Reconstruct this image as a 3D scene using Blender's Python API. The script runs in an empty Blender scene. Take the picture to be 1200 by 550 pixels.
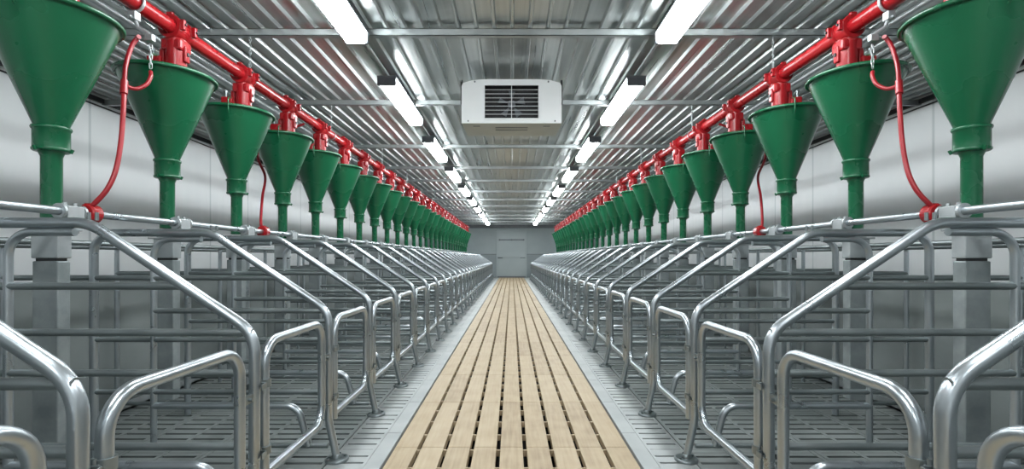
import bpy, bmesh, math, random
from mathutils import Vector, Matrix
random.seed(4)
PI = math.pi
scene = bpy.context.scene
COL = scene.collection

# ------------------------------------------------------------------ dimensions (metres)
PITCH = 0.70          # one stall
D0 = 1.72             # a divider stands here, the others every PITCH
NST = 32              # stalls per row
F0 = 2.08             # first feed drop
NF = 28               # feed drops per row
XG = 0.90             # gate line
XF = 1.95             # funnels
XP = 1.90             # conveyor pipe
ZP = 2.288
XR, ZR = 1.872, 1.194  # water rail
XW = 4.30             # side walls
YE = 24.6             # end wall
YB = -3.2             # wall behind
ZC = 2.655            # underside of the ceiling ribs

# ------------------------------------------------------------------ materials
def nt(name):
    m = bpy.data.materials.new(name); m.use_nodes = True
    t = m.node_tree; b = t.nodes['Principled BSDF']
    return m, t, b
def N(t, kind, **kw):
    n = t.nodes.new(kind)
    for k, v in kw.items():
        if k.startswith('i_'): n.inputs[k[2:].replace('_', ' ')].default_value = v
        else: setattr(n, k, v)
    return n
def ramp(t, fac, stops):
    r = t.nodes.new('ShaderNodeValToRGB')
    e = r.color_ramp.elements
    while len(e) < len(stops): e.new(0.5)
    for q, (p, c) in zip(e, stops):
        q.position = p; q.color = (c[0], c[1], c[2], 1)
    t.links.new(fac, r.inputs[0]); return r.outputs[0]
def coords(t, scale=(1, 1, 1), obj=False):
    tc = N(t, 'ShaderNodeTexCoord'); mp = N(t, 'ShaderNodeMapping')
    mp.inputs['Scale'].default_value = scale
    t.links.new(tc.outputs['Object'], mp.inputs[0]); return mp.outputs[0]
def noisy(name, c1, c2, rough=(0.3, 0.5), metal=0.0, scale=(6, 6, 6), nscale=1.0, bump=0.0, detail=4, spec=0.5, coat=0.0, lo=.35, hi=.68):
    m, t, b = nt(name)
    v = coords(t, scale)
    n = N(t, 'ShaderNodeTexNoise'); n.inputs['Scale'].default_value = nscale; n.inputs['Detail'].default_value = detail
    t.links.new(v, n.inputs['Vector'])
    t.links.new(ramp(t, n.outputs[0], [(lo, c1), (hi, c2)]), b.inputs['Base Color'])
    r = ramp(t, n.outputs[0], [(0.3, (rough[0],) * 3), (0.7, (rough[1],) * 3)])
    t.links.new(r, b.inputs['Roughness'])
    b.inputs['Metallic'].default_value = metal
    b.inputs['Specular IOR Level'].default_value = spec
    b.inputs['Coat Weight'].default_value = coat
    if bump:
        bp = N(t, 'ShaderNodeBump'); bp.inputs['Strength'].default_value = bump; bp.inputs['Distance'].default_value = 0.01
        t.links.new(n.outputs[0], bp.inputs['Height']); t.links.new(bp.outputs[0], b.inputs['Normal'])
    return m

M = {}
M['galv'] = noisy('galvanized_tube', (.40, .44, .465), (.50, .54, .57), (.26, .34), 0.92, (5, 5, 5))
M['galv_rail'] = noisy('galvanized_rail', (.22, .25, .255), (.31, .345, .35), (.32, .42), 0.85, (5, 5, 5))
M['galv_sheet'] = noisy('galvanized_sheet', (.22, .25, .255), (.36, .395, .40), (.4, .5), 0.55, (9, 9, 9), detail=6)
M['galv_light'] = noisy('galvanized_clamp', (.38, .41, .42), (.50, .53, .54), (.35, .5), 0.7, (9, 9, 9))
M['ceil'] = noisy('corrugated_steel', (.46, .49, .485), (.58, .605, .60), (.26, .40), 0.9, (30, .6, 5), detail=4)
M['purlin'] = noisy('purlin_steel', (.40, .43, .44), (.52, .55, .55), (.35, .5), 0.8, (5, 5, 5))
M['green'] = noisy('green_plastic', (.004, .088, .036), (.007, .110, .046), (.24, .32), 0, (3, 3, 3), spec=.5, lo=.15, hi=.85)
M['red'] = noisy('red_plastic', (.29, .006, .010), (.34, .009, .013), (.22, .33), 0, (6, 6, 6), spec=.5)
M['hose'] = noisy('red_hose', (.28, .008, .015), (.33, .011, .018), (.3, .4), 0, (9, 9, 9))
M['white_unit'] = noisy('white_enamel', (.86, .885, .89), (.90, .92, .925), (.3, .4), 0, (4, 4, 4))
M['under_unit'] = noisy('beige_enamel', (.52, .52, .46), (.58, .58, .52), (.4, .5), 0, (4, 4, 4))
M['black'] = noisy('black_plastic', (.012, .013, .014), (.025, .026, .028), (.4, .5), 0, (6, 6, 6))
M['dark_gap'] = noisy('dark_pit', (.010, .010, .009), (.02, .02, .018), (.8, .9), 0, (3, 3, 3))
M['housing'] = noisy('grey_housing', (.13, .145, .16), (.17, .185, .20), (.4, .5), 0, (5, 5, 5))
M['concrete'] = noisy('stained_concrete', (.085, .10, .10), (.21, .235, .23), (.55, .8), 0, (1.3, 1.3, 2.2), detail=8, bump=.2, lo=.28, hi=.72)
M['end_wall'] = noisy('grey_panel', (.30, .355, .365), (.35, .405, .415), (.4, .5), 0, (1, 1, 1))
M['end_dado'] = noisy('grey_dado', (.22, .265, .275), (.27, .315, .325), (.5, .6), 0, (1, 1, 1))
M['door_paint'] = noisy('door_paint', (.34, .395, .405), (.38, .435, .445), (.4, .5), 0, (1, 1, 1))
M['slat'] = noisy('slatted_floor', (.10, .115, .113), (.20, .22, .215), (.35, .55), 0.0, (1.7, 1.7, 1.7), detail=8, lo=.3, hi=.7)
M['kerb'] = noisy('kerb_concrete_lit_strip', (.29, .31, .31), (.40, .42, .415), (.5, .65), 0, (3, 3, 3), detail=8)

# glossy white wall sheets with thin vertical seams
m, t, b = nt('white_wall_sheet')
v = coords(t)
n = N(t, 'ShaderNodeTexNoise'); n.inputs['Scale'].default_value = .8; t.links.new(v, n.inputs['Vector'])
base = ramp(t, n.outputs[0], [(.3, (.86, .89, .90)), (.7, (.90, .925, .93))])
w = N(t, 'ShaderNodeTexWave'); w.wave_type = 'BANDS'; w.bands_direction = 'Y'; w.inputs['Scale'].default_value = .314
t.links.new(v, w.inputs['Vector'])
bp = N(t, 'ShaderNodeBump'); bp.inputs['Strength'].default_value = .6; bp.inputs['Distance'].default_value = .004
w2 = N(t, 'ShaderNodeTexWave'); w2.wave_type = 'BANDS'; w2.bands_direction = 'Y'; w2.inputs['Scale'].default_value = 1.6
t.links.new(v, w2.inputs['Vector'])
t.links.new(w2.outputs['Fac'], bp.inputs['Height']); t.links.new(bp.outputs[0], b.inputs['Normal'])
seam = ramp(t, w.outputs['Fac'], [(0.0, (.72, .75, .75)), (.0008, (1, 1, 1))])
mx = N(t, 'ShaderNodeMix', data_type='RGBA', blend_type='MULTIPLY'); mx.inputs['Factor'].default_value = 1
t.links.new(base, mx.inputs['A']); t.links.new(seam, mx.inputs['B'])
t.links.new(mx.outputs['Result'], b.inputs['Base Color'])
b.inputs['Roughness'].default_value = .33; b.inputs['Specular IOR Level'].default_value = .4
M['wall'] = m

# pale pine boards: a tone for every board length, grain along the aisle
m, t, b = nt('pine_boards')
v = coords(t)
sep = N(t, 'ShaderNodeSeparateXYZ'); t.links.new(v, sep.inputs[0])
def mth(op, a, bb):
    k = N(t, 'ShaderNodeMath', operation=op)
    for i, q in enumerate((a, bb)):
        if q is None: continue
        if isinstance(q, (int, float)): k.inputs[i].default_value = q
        else: t.links.new(q, k.inputs[i])
    return k.outputs[0]
ix = mth('FLOOR', mth('DIVIDE', mth('ADD', sep.outputs[0], .6228), .1384), None)
iy = mth('FLOOR', mth('DIVIDE', mth('SUBTRACT', sep.outputs[1], 2.59 - 8), .8), None)
cmb = N(t, 'ShaderNodeCombineXYZ'); t.links.new(ix, cmb.inputs[0]); t.links.new(iy, cmb.inputs[1])
wn = N(t, 'ShaderNodeTexWhiteNoise', noise_dimensions='3D'); t.links.new(cmb.outputs[0], wn.inputs['Vector'])
g = N(t, 'ShaderNodeTexNoise'); g.inputs['Scale'].default_value = 1; g.inputs['Detail'].default_value = 6
mp = N(t, 'ShaderNodeMapping'); mp.inputs['Scale'].default_value = (60, 3, 8)
t.links.new(v, mp.inputs[0]); t.links.new(mp.outputs[0], g.inputs['Vector'])
bl = N(t, 'ShaderNodeTexNoise'); bl.inputs['Scale'].default_value = 7; bl.inputs['Detail'].default_value = 5; t.links.new(v, bl.inputs['Vector'])
f = mth('ADD', mth('ADD', mth('MULTIPLY', wn.outputs['Value'], .16), .15), mth('ADD', mth('MULTIPLY', g.outputs[0], .45), mth('MULTIPLY', bl.outputs[0], .35)))
t.links.new(ramp(t, f, [(.40, (.255, .185, .11)), (.62, (.375, .29, .182)), (.9, (.455, .37, .25))]), b.inputs['Base Color'])
b.inputs['Roughness'].default_value = .55
M['wood'] = m

m, t, b = nt('lit_diffuser')
b.inputs['Base Color'].default_value = (.9, .93, .95, 1)
b.inputs['Emission Color'].default_value = (.93, .98, 1, 1)
b.inputs['Emission Strength'].default_value = 42
M['lamp'] = m
m, t, b = nt('lamp_tube_end')
b.inputs['Base Color'].default_value = (.10, .11, .125, 1); b.inputs['Roughness'].default_value = .4
M['lampend'] = m

# ------------------------------------------------------------------ mesh helpers
def build(name, bm, mat, parent=None, smooth=None):
    me = bpy.data.meshes.new(name)
    bmesh.ops.recalc_face_normals(bm, faces=bm.faces[:])
    bm.to_mesh(me); bm.free()
    for mm in (mat if isinstance(mat, (list, tuple)) else [mat]): me.materials.append(M[mm])
    o = bpy.data.objects.new(name, me); COL.objects.link(o)
    if parent: o.parent = parent
    return o
def box(bm, x0, x1, y0, y1, z0, z1, bev=0.0, mi=0):
    if x0 > x1: x0, x1 = x1, x0
    vs = [bm.verts.new(p) for p in ((x0, y0, z0), (x1, y0, z0), (x1, y1, z0), (x0, y1, z0), (x0, y0, z1), (x1, y0, z1), (x1, y1, z1), (x0, y1, z1))]
    fs = [bm.faces.new([vs[i] for i in q]) for q in ((0, 3, 2, 1), (4, 5, 6, 7), (0, 1, 5, 4), (1, 2, 6, 5), (2, 3, 7, 6), (3, 0, 4, 7))]
    for f_ in fs: f_.material_index = mi
    if bev:
        es = {e for f_ in fs for e in f_.edges}
        r = bmesh.ops.bevel(bm, geom=list(es), offset=bev, segments=2, profile=.5, affect='EDGES')
        for f_ in r['faces']: f_.material_index = mi
def fillet(pts, rad, n=7, closed=False):
    P = [Vector(p) for p in pts]; out = []
    L = len(P)
    for i, p in enumerate(P):
        if not closed and i in (0, L - 1): out.append(p); continue
        r = rad[i] if isinstance(rad, (list, tuple)) else rad
        if r <= 0: out.append(p); continue
        a = (P[i - 1] - p); c = (P[(i + 1) % L] - p)
        la, lc = a.length, c.length; a.normalize(); c.normalize()
        ang = a.angle(c)
        d = min(r / math.tan(ang / 2), la * .49 if (closed or 0 < i - 1) else la * .95, lc * .49 if (closed or i + 1 < L - 1) else lc * .95)
        rr = d * math.tan(ang / 2)
        cen = p + (a + c).normalized() * (rr / math.sin(ang / 2))
        s_, e_ = p + a * d - cen, p + c * d - cen
        tot = s_.angle(e_); ax = s_.cross(e_).normalized()
        for k in range(n + 1):
            out.append(cen + Matrix.Rotation(tot * k / n, 3, ax) @ s_)
    return out
def tube(bm, path, r, n=12, closed=False, caps=True, mi=0):
    P = [Vector(p) for p in path]; L = len(P)
    T = []
    for i in range(L):
        if closed: d = P[(i + 1) % L] - P[i - 1]
        elif i == 0: d = P[1] - P[0]
        elif i == L - 1: d = P[-1] - P[-2]
        else: d = (P[i + 1] - P[i]).normalized() + (P[i] - P[i - 1]).normalized()
        T.append(d.normalized())
    ref = Vector((0, 1, 0)) if abs(T[0].y) < .8 else Vector((0, 0, 1))
    u = (ref - T[0] * ref.dot(T[0])).normalized()
    rings = []
    for i in range(L):
        if i:
            u = (u - T[i] * u.dot(T[i])).normalized()
        w_ = T[i].cross(u)
        rr = r[i] if isinstance(r, (list, tuple)) else r
        rings.append([bm.verts.new(P[i] + (u * math.cos(2 * PI * k / n) + w_ * math.sin(2 * PI * k / n)) * rr) for k in range(n)])
    for i in range(L if closed else L - 1):
        A, B = rings[i], rings[(i + 1) % L]
        for k in range(n):
            q = bm.faces.new((A[k], A[(k + 1) % n], B[(k + 1) % n], B[k])); q.smooth = True; q.material_index = mi
    if caps and not closed:
        for R in (rings[0], rings[-1]):
            q = bm.faces.new([bm.verts.new(v_.co) for v_ in R]); q.material_index = mi
def cyl(bm, a, b_, r, n=16, mi=0): tube(bm, [a, b_], r, n, mi=mi)
def lathe(bm, prof, n=40, cx=0, cy=0, mi=0):
    """prof: list of runs; each run a list of (r, z), smooth inside a run, sharp between runs"""
    for run in prof:
        rings = [[bm.verts.new((cx + r * math.cos(2 * PI * k / n), cy + r * math.sin(2 * PI * k / n), z)) for k in range(n)] for r, z in run]
        for A, B in zip(rings, rings[1:]):
            for k in range(n):
                q = bm.faces.new((A[k], A[(k + 1) % n], B[(k + 1) % n], B[k])); q.smooth = True; q.material_index = mi
def BM(): return bmesh.new()

# ------------------------------------------------------------------ object helpers
def empty(name, loc=(0, 0, 0)):
    o = bpy.data.objects.new(name, None); COL.objects.link(o); o.location = loc
    o.empty_display_size = .1
    return o
def tag(o, label, cat, group=None):
    o['label'] = label; o['category'] = cat
    if group: o['group'] = group
    return o
def struct(o):
    o['kind'] = 'structure'; return o
def copy_tree(o, parent=None):
    c = o.copy(); COL.objects.link(c)
    if parent is not None: c.parent = parent
    for ch in list(KIDS.get(o.name, [])):
        k = copy_tree(ch, c)
        KIDS.setdefault(c.name, []).append(k)
    return c
KIDS = {}
def part(name, bm, mat, parent, label=None):
    o = build(name, bm, mat, parent)
    KIDS.setdefault(parent.name, []).append(o)
    if label: o['label'] = label
    return o
ONES = 'first second third fourth fifth sixth seventh eighth ninth tenth eleventh twelfth thirteenth fourteenth fifteenth sixteenth seventeenth eighteenth nineteenth'.split()
def nth(i):
    if i < 19: return ONES[i]
    tens, u = divmod(i + 1, 10)
    if u == 0: return {2: 'twentieth', 3: 'thirtieth', 4: 'fortieth'}[tens]
    return {2: 'twenty', 3: 'thirty', 4: 'forty'}[tens] + '-' + ONES[u - 1]
SIDE = {-1: 'left', 1: 'right'}

# ================================================================== SETTING
# aisle boards
bm = BM()
bw = .1384; gap = .021
y0 = 2.59 - 8 * .8
segs = int((YE - y0) / .8) + 1
for i in range(9):
    xa = -.6228 + i * bw
    for j in range(segs + 3):
        ya = y0 + (j - 0) * .8; yb = min(ya + .797, YE)
        if ya < YB or ya >= YE: continue
        box(bm, xa + gap / 2, xa + bw - gap / 2, ya, yb, -.04, 0, .0025)
    if i:
        y = 2.556 - 26 * .2185
        while y < YE:
            if y > YB: box(bm, xa - gap / 2, xa + gap / 2, y - .006, y + .006, -.035, -.003)
            y += .2185
struct(build('floor_aisle', bm, 'wood'))
# slatted floor on both sides
for s in (-1, 1):
    bm = BM()
    y = YB
    sp = .08
    k = 0
    while y < YE:
        if k % 8 == 7:   # closed seam between the panels
            box(bm, s * .90, s * 2.56, y, y + .038, -.03, -.004)
            box(bm, s * .90, s * 2.56, y + .042, y + .0795, -.03, -.004)
        else:
            box(bm, s * .90, s * 2.56, y, y + .056, -.03, -.003)
        y += sp; k += 1
    for x in [.905, 1.11, 1.135, 1.34, 1.545, 1.57, 1.77, 1.98, 2.005, 2.2, 2.4, 2.54]:
        box(bm, s * (x - .006), s * (x + .016), YB, YE, -.03, -.0015)
    struct(build('floor_slats_' + SIDE[s], bm, 'slat'))
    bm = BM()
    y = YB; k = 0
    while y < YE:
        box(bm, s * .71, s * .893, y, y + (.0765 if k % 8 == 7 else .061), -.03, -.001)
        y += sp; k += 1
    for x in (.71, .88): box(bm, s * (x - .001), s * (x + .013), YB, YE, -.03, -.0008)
    struct(build('floor_strip_' + SIDE[s], bm, 'kerb'))  # strip slats in paler kerb colour; brighter light there is put into the colour
    bm = BM()
    y = YB
    while y < YE:
        box(bm, s * .626, s * .708, y, min(y + .596, YE), -.05, 0, .003)
        y += .6
    struct(build('trim_kerb_' + SIDE[s], bm, 'kerb'))
bm = BM(); box(bm, -2.6, 2.6, YB, YE, -.42, -.40); struct(build('floor_pit', bm, 'dark_gap'))
for s in (-1, 1):
    bm = BM(); box(bm, s * 2.56, s * (XW + .1), YB, YE, -.1, 0); struct(build('floor_rear_' + SIDE[s], bm, 'concrete'))
    # low concrete wall in front of the stalls, cast in bays
    bm = BM()
    y = YB
    while y < YE - .3:
        box(bm, s * 2.58, s * 2.68, y, min(y + 1.395, YE), 0, .86, .004)
        y += 1.4
    struct(build('wall_low_' + SIDE[s], bm, 'concrete'))
    bm = BM(); box(bm, s * XW, s * (XW + .1), YB, YE, 0, 2.75); struct(build('wall_' + SIDE[s], bm, 'wall'))
    bm = BM(); box(bm, s * (XW - .03), s * XW, YB, YE, 2.615, 2.66); struct(build('trim_gap_' + SIDE[s], bm, 'black'))
bm = BM(); box(bm, -XW - .1, XW + .1, YB - .1, YB, -.1, 2.75); struct(build('wall_back', bm, 'wall'))
# end wall, its lower half darker, with the ledge line between
bm = BM(); box(bm, -XW - .1, XW + .1, YE, YE + .1, 1.17, 2.75); struct(build('wall_end', bm, 'end_wall'))
bm = BM(); box(bm, -XW - .1, XW + .1, YE - .02, YE + .1, -.1, 1.15); struct(build('wall_end_lower', bm, 'end_dado'))
bm = BM(); box(bm, -XW, XW, YE - .035, YE, 1.15, 1.18, .004); struct(build('trim_ledge', bm, 'housing'))
bm = BM(); box(bm, -XW, XW, YE - .06, YE, 2.47, 2.66, .004); struct(build('trim_head', bm, 'housing'))
# door
bm = BM()
for x0, x1, z0, z1 in ((-.76, -.70, .02, 2.38), (.70, .76, .02, 2.38), (-.70, .70, 2.31, 2.38)): box(bm, x0, x1, YE - .06, YE, z0, z1, .005)
dr = struct(build('door_1', bm, 'door_paint'))
bm = BM(); box(bm, -.695, .695, YE - .045, YE - .005, .07, 1.0, .004); box(bm, -.695, .695, YE - .045, YE - .005, 1.005, 2.305, .004); part('leaf', bm, 'door_paint', dr)
bm = BM(); box(bm, -.64, .64, YE - .08, YE - .04, 1.86, 1.91, .006)
for x in (-.6, 0, .6): box(bm, x - .03, x + .03, YE - .085, YE - .04, 1.845, 1.925, .004)
part('slide_rail', bm, 'housing', dr)
bm = BM(); cyl(bm, (-.66, YE - .045, .985), (-.66, YE - .10, .985), .02); tube(bm, fillet([(-.66, YE - .09, .985), (-.48, YE - .09, .985), (-.46, YE - .06, .985)], .01), .013); part('door_handle', bm, 'black', dr)
bm = BM(); cyl(bm, (.45, YE - .07, .99), (.66, YE - .07, .99), .012); box(bm, .44, .47, YE - .08, YE - .04, .97, 1.01); box(bm, .64, .67, YE - .08, YE - .04, .97, 1.01); part('door_latch', bm, 'housing', dr)
bm = BM(); box(bm, -.7, .7, YE - .10, YE - .02, 0, .06, .004); struct(build('trim_threshold', bm, 'housing'))

# corrugated ceiling: ribs run down the hall
bm = BM()
prof = []
cp = .13
x = -XW - .1
while x < XW + .1:
    prof += [(x, .026), (x + .098, .026), (x + .106, .0), (x + .122, .0)]
    x += cp
prof.append((x, .026))
sheet = []
edges = [YB - .1, 1.9, 7.0, 12.5, 18.2, YE + .1]
for j in range(len(edges) - 1):
    dz = .0012 * (j % 2)
    A = [bm.verts.new((px, edges[j], ZC + pz + dz)) for px, pz in prof]
    B = [bm.verts.new((px, edges[j + 1] + .04, ZC + pz + dz)) for px, pz in prof]
    for k in range(len(prof) - 1): bm.faces.new((A[k], B[k], B[k + 1], A[k + 1]))
struct(build('ceiling', bm, 'ceil'))
bm = BM(); box(bm, -XW - .1, XW + .1, YB - .1, YE + .1, 2.70, 2.74); struct(build('ceiling_deck', bm, 'housing'))
PUR = [-1.6, .1, 1.85, 3.565, 5.17, 7.20, 8.9, 10.4, 12.1, 13.8, 15.5, 17.2, 18.9, 20.6, 22.3, 23.9]
for i, y in enumerate(PUR):
    bm = BM()
    box(bm, -XW, XW, y - .022, y + .022, 2.603, 2.608)
    box(bm, -XW, XW, y + .018, y + .022, 2.603, 2.655)
    box(bm, -XW, XW, y - .022, y + .022, 2.651, 2.655)
    box(bm, -XW, XW, y - .022, y - .018, 2.603, 2.655)
    struct(build('beam_%d' % (i + 1), bm, 'purlin'))

# ================================================================== STALLS
def stall_proto(s):
    X = lambda x: s * (x - XG)
    root = empty('sow_stall')
    P = lambda x, y, z: (X(x), y, z)
    # divider frame: flared leg, post, slope, top, rear leg
    bm = BM()
    tube(bm, fillet([P(.862, 0, .012), P(.903, 0, .20), P(.90, 0, .735), P(1.48, 0, 1.122), P(2.06, 0, 1.122), P(2.06, 0, .0)], [0, .25, .13, .16, .10, 0], 8), .019, 14)
    part('side_frame', bm, 'galv', root)
    bm = BM()
    lathe(bm, [[(.0, .014), (.052, .014)], [(.052, .014), (.057, .010), (.057, -.002)]], 24, X(.862), 0)
    lathe(bm, [[(.026, .014), (.024, .03), (.02, .034)]], 16, X(.862), 0)
    for dx, dy in ((.036, .018), (-.036, -.018)): cyl(bm, (X(.862) + dx, dy, .012), (X(.862) + dx, dy, .022), .008, 6)
    part('foot_plate', bm, 'galv_rail', root)
    for x0, x1, z, r in ((1.16, 2.51, .90, .0135), (.905, 1.765, .737, .0135), (.905, 2.06, .595, .0130), (.905, 2.06, .337, .0135), (.905, 2.51, .072, .0130)):
        bm = BM(); cyl(bm, P(x0, 0, z), P(x1, 0, z), r, 12); part('rail', bm, 'galv_rail', root)
    bm = BM(); tube(bm, fillet([P(1.765, 0, .268), P(1.055, 0, .268), P(1.0, 0, .07)], .075, 8), .017, 12); part('lower_hoop', bm, 'galv', root)
    bm = BM(); tube(bm, fillet([P(1.53, 0, 1.090), P(1.765, 0, 1.090), P(1.765, 0, .07)], .085, 8), .0145, 12); part('upright', bm, 'galv', root)
    for x in (2.27, 2.51):
        bm = BM(); cyl(bm, P(x, 0, .03), P(x, 0, 1.09), .0135, 12); part('upright', bm, 'galv', root)
    bm = BM()
    for dx in (-.016, .012):
        cyl(bm, P(1.47 + dx, 0, 1.13), P(1.47 + dx, 0, 1.158), .006, 8)
    part('bolts', bm, 'galv_rail', root)
    # gate
    bm = BM()
    ya, yb, za, zb = -.635, -.095, .215, .692
    tube(bm, fillet([P(XG, ya, za - .03), P(XG, ya, zb), P(XG, yb, zb), P(XG, yb, za), P(XG, ya, za)], .092, 8), .0178, 14)
    gate = part('gate', bm, 'galv', root)
    for z in (.545, .302):
        bm = BM()
        cyl(bm, P(XG, ya, z - .014), P(XG, ya, z + .014), .024, 16)
        box(bm, X(XG) - .009, X(XG) + .009, -PITCH + .0245, ya - .018, z - .007, z + .007, .002)
        for q in (-1, 1):
            box(bm, X(XG) + q * .0245, X(XG) + q * .0290, -PITCH - .006, -PITCH + .0285, z - .010, z + .010, .001)
        box(bm, X(XG) - .0290, X(XG) + .0290, -PITCH + .0245, -PITCH + .0285, z - .010, z + .010, .001)
        cyl(bm, P(XG, ya - .03, z - .022), P(XG, ya - .03, z + .022), .006, 8)
        part('hinge', bm, 'galv_rail', gate)
    bm = BM()
    box(bm, X(XG) - .006, X(XG) + .006, yb + .015, -.018, .50, .53, .002)
    cyl(bm, P(XG - .02, -.05, .515), P(XG + .02, -.05, .515), .007, 8)
    part('latch', bm, 'galv_rail', gate)
    return root
for s in (-1, 1):
    proto = stall_proto(s)
    for i in range(NST):
        o = proto if i == 0 else copy_tree(proto)
        o.location = (s * XG, D0 + (i - 1) * PITCH, 0)
        tag(o, 'galvanized tube sow stall with rear gate, %s from the camera in the %s row' % (nth(i), SIDE[s]), 'animal stall', 'sow stalls along the %s of the aisle' % SIDE[s])
    yend = D0 + (NST - 2) * PITCH
    # long tubes over the stall heads
    fr = tag(empty('front_rail', (s * 2.27, 0, 1.1)), 'pair of long thin tubes joining the heads of the %s stall row' % SIDE[s], 'rail')
    for dx, z in ((-.0285, 1.075), (.2115, 1.062)):
        bm = BM(); cyl(bm, (s * dx, .1, z - 1.1), (s * dx, yend + .3, z - 1.1), .0145, 12); part('tube', bm, 'galv_rail', fr)
    bm = BM(); box(bm, s * 2.527, s * 2.575, -.5, yend + .3, 0, .012); box(bm, s * 2.527, s * 2.535, -.5, yend + .3, 0, .055)
    tag(build('kerb_rail', bm, 'galv_light'), 'pale angle rail on the floor at the heads of the %s stalls' % SIDE[s], 'rail')

# ================================================================== FEED LINE
def hopper_proto(s):
    root = empty('feed_hopper')     # base at the lower end of the drop pipe, z = 1.16
    z = lambda q: q - 1.16
    bm = BM()
    lathe(bm, [[(.056, z(1.545)), (.062, z(1.565)), (.232, z(2.010))], [(.232, z(2.010)), (.226, z(2.015)), (.054, z(1.57))]], 48)
    c = part('cone', bm, 'green', root)
    bm = BM()
    lathe(bm, [[(.229, z(2.010)), (.243, z(2.005)), (.249, z(2.011)), (.249, z(2.021)), (.243, z(2.027)), (.227, z(2.025)), (.223, z(2.015))]], 48)
    part('rim', bm, 'green', c)
    bm = BM()
    lathe(bm, [[(.057, z(1.552)), (.066, z(1.552)), (.068, z(1.546)), (.066, z(1.540))], [(.066, z(1.540)), (.062, z(1.536)), (.062, z(1.462))], [(.062, z(1.462)), (.065, z(1.460)), (.065, z(1.452)), (.061, z(1.448))], [(.061, z(1.448)), (.036, z(1.448))]], 32)
    for a in (.4, 2.5, 4.6):
        x_, y_ = .064 * math.cos(a), .064 * math.sin(a)
        cyl(bm, (x_, y_, z(1.445)), (x_ * 1.12, y_ * 1.12, z(1.462)), .006, 8)
    part('collar', bm, 'green', root)
    bm = BM(); lathe(bm, [[(.048, z(1.452)), (.042, z(1.440)), (.0365, z(1.425)), (.0365, z(1.165))], [(.0365, z(1.165)), (.030, z(1.165)), (.030, z(1.44))]], 28); part('drop_pipe', bm, 'green', root)
    a = -PI / 2 - s * .32
    ca, sa = math.cos(a), math.sin(a)
    bm = BM()
    R = lambda r, q: (r * ca, r * sa, z(q))
    tube(bm, fillet([R(.17, 2.08), R(.21, 2.07), R(.258, 2.055), R(.258, 1.97), R(.244, 1.96)], .02, 5), .005, 8)
    part('hook', bm, 'green', root)
    return root
def outlet_proto(s):
    root = empty('feed_outlet')     # origin on the axis of the red pipe
    bm = BM()
    def hollow(prof):
        n = 28
        rings = [[bm.verts.new((r * math.cos(2 * PI * k / n), y_, r * math.sin(2 * PI * k / n))) for k in range(n)] for r, y_ in prof]
        for A, B in zip(rings, rings[1:] + rings[:1]):
            for k in range(n): bm.faces.new((A[k], A[(k + 1) % n], B[(k + 1) % n], B[k]))
    hollow([(.0428, -.060), (.062, -.060), (.066, -.056), (.066, -.042), (.062, -.038), (.056, -.036), (.056, .036), (.062, .038), (.066, .042), (.066, .056), (.062, .060), (.0428, .060)])
    for y in (-.049, .049):
        box(bm, s * -.084, s * -.060, y - .011, y + .011, -.022, .034, .004)
        box(bm, -.018, .018, y - .011, y + .011, .062, .078, .004)
    for y in (-.049, .049): cyl(bm, (s * -.092, y, .007), (s * -.080, y, .007), .007, 8, mi=1)
    part('collar', bm, ['red', 'black'], root)
    bm = BM()
    tube(bm, [(s * .0, 0, -.060), (s * .0, 0, -.10), (s * .0, 0, -.34)], [.056, .054, .050], 24)
    box(bm, s * -.058, s * .058, -.050, .050, -.128, -.060, .014)
    box(bm, s * -.066, s * -.05, -.02, .02, -.185, -.095, .006)
    cyl(bm, (s * -.072, 0, -.14), (s * -.06, 0, -.14), .011, 8, mi=1)
    part('spout', bm, ['red', 'black'], root)
    bm = BM()
    box(bm, s * .055, s * .135, -.05, .03, -.27, -.16, .008)
    box(bm, s * .05, s * .075, -.03, .02, -.30, -.11, .005)
    vb = part('valve_box', bm, 'red', root)
    bm = BM()
    for x_ in (.075, .115):
        cyl(bm, (s * x_, -.02, -.17), (s * x_, -.02, -.115), .007, 8); cyl(bm, (s * x_, -.02, -.125), (s * x_, -.02, -.11), .012, 6)
    part('bolts', bm, 'galv_rail', vb)
    return root
def duct_proto(s):
    root = empty('feed_duct')       # origin at the duct's lower end
    bm = BM(); box(bm, -.054, .054, -.03, .03, 0, .785, .005); part('body', bm, 'galv_sheet', root)
    bm = BM(); box(bm, -.044, .044, -.024, .024, .785, .797); part('neck', bm, 'black', root)
    bm = BM(); box(bm, -.057, .057, -.033, .033, .797, .905, .004); box(bm, -.075, .075, -.05, .05, .905, .913, .002)
    lathe(bm, [[(.050, .913), (.050, .950), (.0400, .950), (.0400, .913)]], 24)
    part('top_sleeve', bm, 'galv_light', root)
    bm = BM()
    cx = s * (XR - XF); cz = ZR - .2
    n = 20
    prof_ = [(.0180, -.055), (.032, -.055), (.032, -.043), (.0265, -.043), (.0265, .043), (.032, .043), (.032, .055), (.0180, .055)]
    rings = [[bm.verts.new((cx + r * math.cos(2 * PI * k / n), y_, cz + r * math.sin(2 * PI * k / n))) for k in range(n)] for r, y_ in prof_]
    for A, B in zip(rings, rings[1:] + rings[:1]):
        for k in range(n): bm.faces.new((A[k], A[(k + 1) % n], B[(k + 1) % n], B[k]))
    box(bm, cx - .020, cx + .020, -.04, .04, .913, cz - .0185, .003)
    for q in (-1, 1): box(bm, cx + q * .019, cx + q * .029, -.04, .04, .95, cz + .022, .003)
    for y in (-.025, .025): cyl(bm, (cx, y, cz + .022), (cx, y, cz + .038), .008, 6)
    part('pipe_clamp', bm, 'galv_light', root)
    return root
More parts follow.
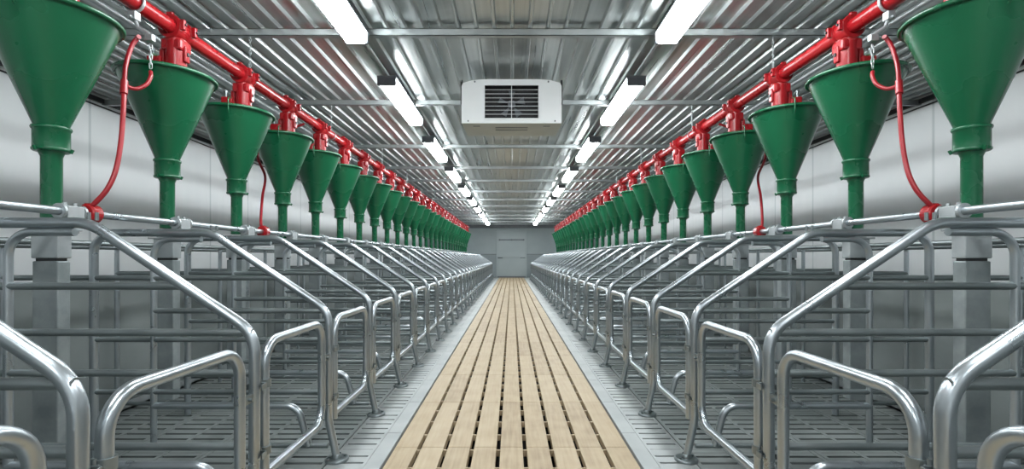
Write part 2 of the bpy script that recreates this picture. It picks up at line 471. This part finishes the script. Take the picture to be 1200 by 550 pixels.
for s in (-1, 1):
    hp, op, dp = hopper_proto(s), outlet_proto(s), duct_proto(s)
    for i in range(NF):
        y = F0 + i * PITCH
        a = hp if i == 0 else copy_tree(hp); a.location = (s * XF, y, 1.16)
        tag(a, 'green funnel feed hopper with drop pipe, %s from the camera in the %s row' % (nth(i), SIDE[s]), 'feed hopper', 'green funnel hoppers of the %s row' % SIDE[s])
        a = op if i == 0 else copy_tree(op); a.location = (s * XP, y, ZP)
        tag(a, 'red outlet fitting on the conveyor pipe above the %s green funnel of the %s row' % (nth(i), SIDE[s]), 'pipe fitting', 'red outlets of the %s feed pipe' % SIDE[s])
        a = dp if i == 0 else copy_tree(dp); a.location = (s * XF, y, .20)
        tag(a, 'galvanized sheet duct and clamp below the %s green funnel of the %s row' % (nth(i), SIDE[s]), 'feed duct', 'sheet ducts under the %s funnels' % SIDE[s])
    ye = F0 + (NF - 1) * PITCH + .25
    bm = BM(); cyl(bm, (0, 0, 0), (0, ye + .6, 0), .041, 24)
    o = build('conveyor_pipe', bm, 'red'); o.location = (s * XP, -.6, ZP)
    tag(o, 'long red feed conveyor pipe above the %s row of green funnels' % SIDE[s], 'pipe')
    bm = BM(); cyl(bm, (0, 0, 0), (0, ye + .6, 0), .0175, 16)
    o = build('water_pipe', bm, 'galv'); o.location = (s * XR, -.6, ZR)
    tag(o, 'long galvanized pipe clamped along the top of the %s stall row' % SIDE[s], 'pipe')
    bm = BM(); cyl(bm, (0, YB, 0), (0, YE - .1, 0), .022, 14)
    o = build('conduit_pipe', bm, 'galv_light'); o.location = (s * 2.56, 0, 2.58)
    tag(o, 'silver conduit under the ceiling behind the %s red pipe' % SIDE[s], 'pipe')
    bm = BM(); tube(bm, [(s * (XW - .010), YB + .1 + (YE - YB - .3) * k / 60, 2.575 + .006 * math.sin(k * 1.9)) for k in range(61)], .008, 8)
    struct(build('trim_cable_' + SIDE[s], bm, 'black'))

# chains from the beams down to the conveyor pipes
def link(bm, c, up, rot, L=.026, w=.0065, r=.0022):
    pts = []
    for k in range(12):
        a = 2 * PI * k / 12
        px, pz = math.cos(a) * w, math.sin(a) * w + (L / 2 - w * .6 if math.sin(a) > 0 else -(L / 2 - w * .6))
        pts.append((c[0] + px * math.cos(rot), c[1] + px * math.sin(rot), c[2] + pz))
    tube(bm, pts, r, 6, True)
def chain(bm, x, y, z0, z1):
    z = z0; k = 0
    while z < z1:
        link(bm, (x, y, z), 1, .4 + (k % 2) * PI / 2); z += .0235; k += 1
for s in (-1, 1):
    for i, y in enumerate(PUR[3:12]):
        bm = BM()
        y_ = y + .0
        chain(bm, 0, 0, .062, 2.595 - ZP)
        # loop round the pipe, hook over the beam flange
        tube(bm, [(.046 * math.cos(a), 0, .046 * math.sin(a)) for a in [2 * PI * k / 20 for k in range(20)]], .0035, 6, True)
        cyl(bm, (0, 0, 2.585 - ZP), (0, 0, 2.602 - ZP), .006, 8)
        o = build('hanging_chain', bm, 'galv_light'); o.location = (s * XP, y_, ZP)
        tag(o, 'thin silver chain holding up the %s red pipe, %s from the camera' % (SIDE[s], nth(i)), 'chain', 'chains over the %s red pipe' % SIDE[s])

# red drop hoses and their pipe hangers
for s in (-1, 1):
    # near hanger: ring round the pipe with a short chain
    yh = 2.47
    h = empty('pipe_hanger', (s * XP, yh, ZP))
    tag(h, 'galvanized ring hanger round the %s red pipe carrying a short chain and red hose' % SIDE[s], 'hanger')
    bm = BM(); tube(bm, [(.050 * math.cos(a), 0, .050 * math.sin(a)) for a in [2 * PI * k / 28 for k in range(28)]], .0075, 8, True)
    tube(bm, fillet([(0, 0, .05), (0, 0, .11), (s * -.02, 0, .14)], .02), .006, 8); cyl(bm, (0, 0, .1), (0, 0, 2.61 - ZP), .005, 8)
    part('ring', bm, 'galv_light', h)
    bm = BM(); box(bm, -.020, .020, -.02, .02, -.095, -.05, .005); tube(bm, fillet([(0, 0, -.08), (s * -.02, 0, -.13), (s * -.07, 0, -.16), (s * -.085, 0, -.185)], .02), .009, 8); box(bm, s * -.10, s * -.06, -.014, .014, -.20, -.165, .004); cyl(bm, (0, -.035, -.085), (0, .03, -.085), .008, 8)
    part('shackle', bm, 'galv_light', h)
    bm = BM(); chain(bm, s * -.083, 0, -.322, -.21); part('chain', bm, 'galv_light', h)
    # hose: rail clamp -> sleeve -> hanger, with the loop that hooks on the chain
    o = empty('hose', (s * XR, 2.18, ZR))
    tag(o, 'long red hose hanging from a hook beside the first green funnel of the %s row' % SIDE[s], 'hose', 'red drop hoses')
    def pt(px, py, Y):   # a place the hose passes, measured on the left side
        return Vector((s * (600 - px) * Y / 575 - s * XR, Y - 2.18, 1 + (302 - py) * Y / 575 - ZR))
    def spline(P, n=8):
        out = []
        Q = [P[0] * 2 - P[1]] + P + [P[-1] * 2 - P[-2]]
        for i in range(1, len(Q) - 2):
            for k in range(n):
                u = k / n
                out.append(.5 * ((2 * Q[i]) + (Q[i + 1] - Q[i - 1]) * u + (2 * Q[i - 1] - 5 * Q[i] + 4 * Q[i + 1] - Q[i + 2]) * u * u + (3 * Q[i] - Q[i - 1] - 3 * Q[i + 1] + Q[i + 2]) * u ** 3))
        out.append(P[-1]); return out
    main = [Vector((0, .0, .03)), pt(112, 238, 2.17), pt(126, 222, 2.19), pt(136, 200, 2.22), pt(142, 168, 2.26), pt(145, 130, 2.30), pt(146, 102, 2.34), pt(147.5, 78, 2.38), pt(154, 56, 2.42), pt(161, 45, 2.44), pt(163.4, 43, 2.43)]
    bm = BM(); tube(bm, spline(main), .0105, 12); part('tube', bm, 'hose', o)
    loop = [pt(146, 97, 2.345), pt(151, 102, 2.36), pt(161, 104, 2.39), pt(172, 99, 2.43), pt(177, 90, 2.455), Vector((s * (XP - XR - .083), yh - 2.18, ZP - ZR - .352))]
    bm = BM(); tube(bm, spline(loop), .0095, 12); part('loop', bm, 'hose', o)
    p1, p2 = pt(145.6, 110, 2.325), pt(146.2, 95, 2.347)
    bm = BM(); cyl(bm, p1, p2, .0155, 14); part('sleeve', bm, 'hose', o)
    def ring(bm):
        n = 20
        prof_ = [(.0185, -.030), (.037, -.030), (.042, -.023), (.042, .023), (.037, .030), (.0185, .030)]
        rings = [[bm.verts.new((r * math.cos(2 * PI * k / n), y_, r * math.sin(2 * PI * k / n))) for k in range(n)] for r, y_ in prof_]
        for A, B in zip(rings, rings[1:] + rings[:1]):
            for k in range(n): bm.faces.new((A[k], A[(k + 1) % n], B[(k + 1) % n], B[k]))
        box(bm, s * -.014, s * .014, -.018, .018, .030, .046, .004)
    bm = BM(); ring(bm); part('clip', bm, 'red', o)
    # second hose, mostly behind the third funnel
    y2 = 3.70
    o = empty('hose', (s * XR, y2, ZR))
    tag(o, 'red hose curving up behind the third green funnel of the %s row' % SIDE[s], 'hose', 'red drop hoses')
    P2 = [Vector(q) - Vector((s * XR, y2, ZR)) for q in [(s * XR, 3.70, ZR + .03), (s * 1.92, 3.76, 1.25), (s * 2.0, 3.92, 1.36), (s * 2.07, 4.08, 1.52), (s * 2.12, 4.22, 1.70), (s * 2.24, 4.33, 1.92), (s * 2.15, 4.46, 2.12), (s * XP, 4.50, ZP - .062)]]
    bm = BM(); tube(bm, spline(P2), .0105, 12); part('tube', bm, 'hose', o)
    bm = BM(); ring(bm); part('clip', bm, 'red', o)

# ================================================================== LIGHTS
def light_proto():
    root = empty('ceiling_light')   # origin on the fixture's top, at its near end
    L = 1.34
    bm = BM(); box(bm, -.085, .085, 0, L, -.016, 0, .005); part('housing', bm, 'housing', root)
    bm = BM()
    pr = [(-.080, -.016), (-.078, -.060), (-.062, -.088), (.062, -.088), (.078, -.060), (.080, -.016)]
    A = [bm.verts.new((x_, .03, z_)) for x_, z_ in pr]; B = [bm.verts.new((x_, L - .03, z_)) for x_, z_ in pr]
    for k in range(5): bm.faces.new((A[k], A[k + 1], B[k + 1], B[k]))
    bm.faces.new(A); bm.faces.new(B[::-1])
    part('diffuser', bm, 'lamp', root)
    for y0_, y1_ in ((.0, .03), (L - .03, L)):
        bm = BM(); box(bm, -.082, .082, y0_, y1_, -.086, -.014, .006)
        for x_ in (-.035, .035): cyl(bm, (x_, y0_ - .004 if y0_ == 0 else y1_ - .01, -.05), (x_, y0_ + .01 if y0_ == 0 else y1_ + .004, -.05), .014, 12)
        part('end_cap', bm, 'lampend', root)
    bm = BM()
    for y_ in (.3, L - .3): box(bm, -.03, .03, y_ - .01, y_ + .01, 0, .006); box(bm, -.03, -.02, y_ - .01, y_ + .01, 0, .052); box(bm, .02, .03, y_ - .01, y_ + .01, 0, .052)
    part('bracket', bm, 'galv_light', root)
    return root
lp = light_proto()
first = True
for s in (-1, 1):
    for k in range(-2, 10):
        o = lp if first else copy_tree(lp); first = False
        o.location = (s * 1.10, 2.16 + 2.15 * k, 2.602)
        if k < 0: lab = 'lit fluorescent ceiling light overhead behind the camera, %s row, %s' % (SIDE[s], 'nearer' if k == -1 else 'farther')
        else: lab = 'lit fluorescent ceiling light, %s from the camera in the %s row' % (nth(k), SIDE[s])
        tag(o, lab, 'ceiling light', 'fluorescent lights of the %s row' % SIDE[s])
    bm = BM(); cyl(bm, (0, YB, 0), (0, YE - .1, 0), .013, 10)
    o = build('light_conduit', bm, 'galv_light'); o.location = (s * 1.10, 0, 2.622)
    tag(o, 'thin metal conduit linking the %s row of ceiling lights' % SIDE[s], 'pipe')

# ================================================================== FAN HEATER
u = tag(empty('fan_heater', (0, 4.40, 2.205)), 'white box fan heater with black grille hung under the ceiling mid aisle', 'fan heater')
W, H_, Dp = .448, .395, .46
bm = BM()
# front outline: straight sides, upper corners cut on a long slant; the back is a little narrower
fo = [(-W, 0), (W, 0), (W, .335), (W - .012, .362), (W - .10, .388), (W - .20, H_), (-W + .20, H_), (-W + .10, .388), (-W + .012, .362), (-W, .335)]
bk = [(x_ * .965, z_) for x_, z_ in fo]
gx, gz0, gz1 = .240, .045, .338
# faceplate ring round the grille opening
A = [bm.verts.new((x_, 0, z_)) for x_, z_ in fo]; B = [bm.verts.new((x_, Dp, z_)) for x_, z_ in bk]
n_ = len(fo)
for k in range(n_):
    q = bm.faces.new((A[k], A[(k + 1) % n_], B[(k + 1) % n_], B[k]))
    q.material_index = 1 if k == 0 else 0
bm.faces.new(B[::-1])
G = [bm.verts.new(p) for p in ((-gx, 0, gz0), (gx, 0, gz0), (gx, 0, gz1), (-gx, 0, gz1))]
bm.faces.new((A[0], A[1], G[1], G[0]))
bm.faces.new((A[1], A[2], A[3], A[4], A[5], G[2], G[1]))
bm.faces.new((A[5], A[6], G[3], G[2]))
bm.faces.new((A[6], A[7], A[8], A[9], A[0], G[0], G[3]))
I = [bm.verts.new((v_.co.x, .10, v_.co.z)) for v_ in G]
for k in range(4):
    q = bm.faces.new((G[k], G[(k + 1) % 4], I[(k + 1) % 4], I[k])); q.material_index = 2
q = bm.faces.new(I); q.material_index = 2
me = bpy.data.meshes.new('casing'); bmesh.ops.recalc_face_normals(bm, faces=bm.faces[:]); bm.to_mesh(me); bm.free()
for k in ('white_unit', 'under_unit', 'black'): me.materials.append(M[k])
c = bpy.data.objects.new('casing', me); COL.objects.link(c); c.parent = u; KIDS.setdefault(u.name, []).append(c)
bm = BM()
for x0, x1, z0, z1 in ((-gx - .014, gx + .014, gz0 - .014, gz0), (-gx - .014, gx + .014, gz1, gz1 + .014), (-gx - .014, -gx, gz0, gz1), (gx, gx + .014, gz0, gz1)): box(bm, x0, x1, -.008, .004, z0, z1, .003)
part('grille_frame', bm, 'white_unit', u)
bm = BM()
for k in range(1, 8):
    z = gz0 + (gz1 - gz0) * k / 8; cyl(bm, (-gx, .002, z), (gx, .002, z), .0022, 8)
cyl(bm, (0, .006, gz0), (0, .006, gz1), .003, 8)
part('grille_bars', bm, 'white_unit', u)
bm = BM()
cyl(bm, (0, .05, .19), (0, .09, .19), .035, 20)
for k in range(5):
    a = 2 * PI * k / 5 + .3
    P = [Vector((math.cos(a) * .03, .06, .19 + math.sin(a) * .03)), Vector((math.cos(a + .25) * .125, .055, .19 + math.sin(a + .25) * .125)), Vector((math.cos(a - .25) * .125, .085, .19 + math.sin(a - .25) * .125))]
    V = [bm.verts.new(p) for p in P]; V2 = [bm.verts.new(p + Vector((0, .004, 0))) for p in P]
    bm.faces.new(V); bm.faces.new(V2[::-1])
    for i in range(3): bm.faces.new((V[i], V2[i], V2[(i + 1) % 3], V[(i + 1) % 3]))
part('fan', bm, 'housing', u)
bm = BM()
for z in (.14, .22): box(bm, -.15, .15, z, z + .012, -.004, .002)
for x_ in (-.32, .32): box(bm, x_ - .03, x_ + .03, .09, .098, -.004, .002)
part('bottom_slots', bm, 'housing', u)
bm = BM()
for x_ in (-.33, .33):
    cyl(bm, (x_, -.006, .372), (x_, .002, .372), .008, 10); cyl(bm, (x_ * 1.18, -.006, .02), (x_ * 1.18, .002, .02), .007, 10)
part('screws', bm, 'housing', u)
for sx in (-1, 1):
    bm = BM()
    cyl(bm, (sx * .435, .18, .25), (sx * .475, .18, .25), .026, 14); box(bm, sx * .455, sx * .475, .165, .195, .25, .448, .003)
    part('bracket', bm, 'black', u)

# ================================================================== CAMERA, WORLD, VIEW
cam = bpy.data.cameras.new('camera'); co = bpy.data.objects.new('camera', cam); COL.objects.link(co)
co.location = (0, 0, 1.0); co.rotation_euler = (PI / 2, 0, 0)
cam.sensor_width = 36; cam.lens = 36 * 575 / 1200
cam.shift_y = 27 / 1200; cam.shift_x = .0004
cam.clip_start = .05; cam.clip_end = 100
scene.camera = co
wd = bpy.data.worlds.new('world'); scene.world = wd; wd.use_nodes = True
wd.node_tree.nodes['Background'].inputs[0].default_value = (.5, .55, .6, 1)
wd.node_tree.nodes['Background'].inputs[1].default_value = .1
vs = scene.view_settings
vs.view_transform = 'Standard'; vs.look = 'None'; vs.gamma = 1; vs.exposure = 0.0
vs.use_curve_mapping = False
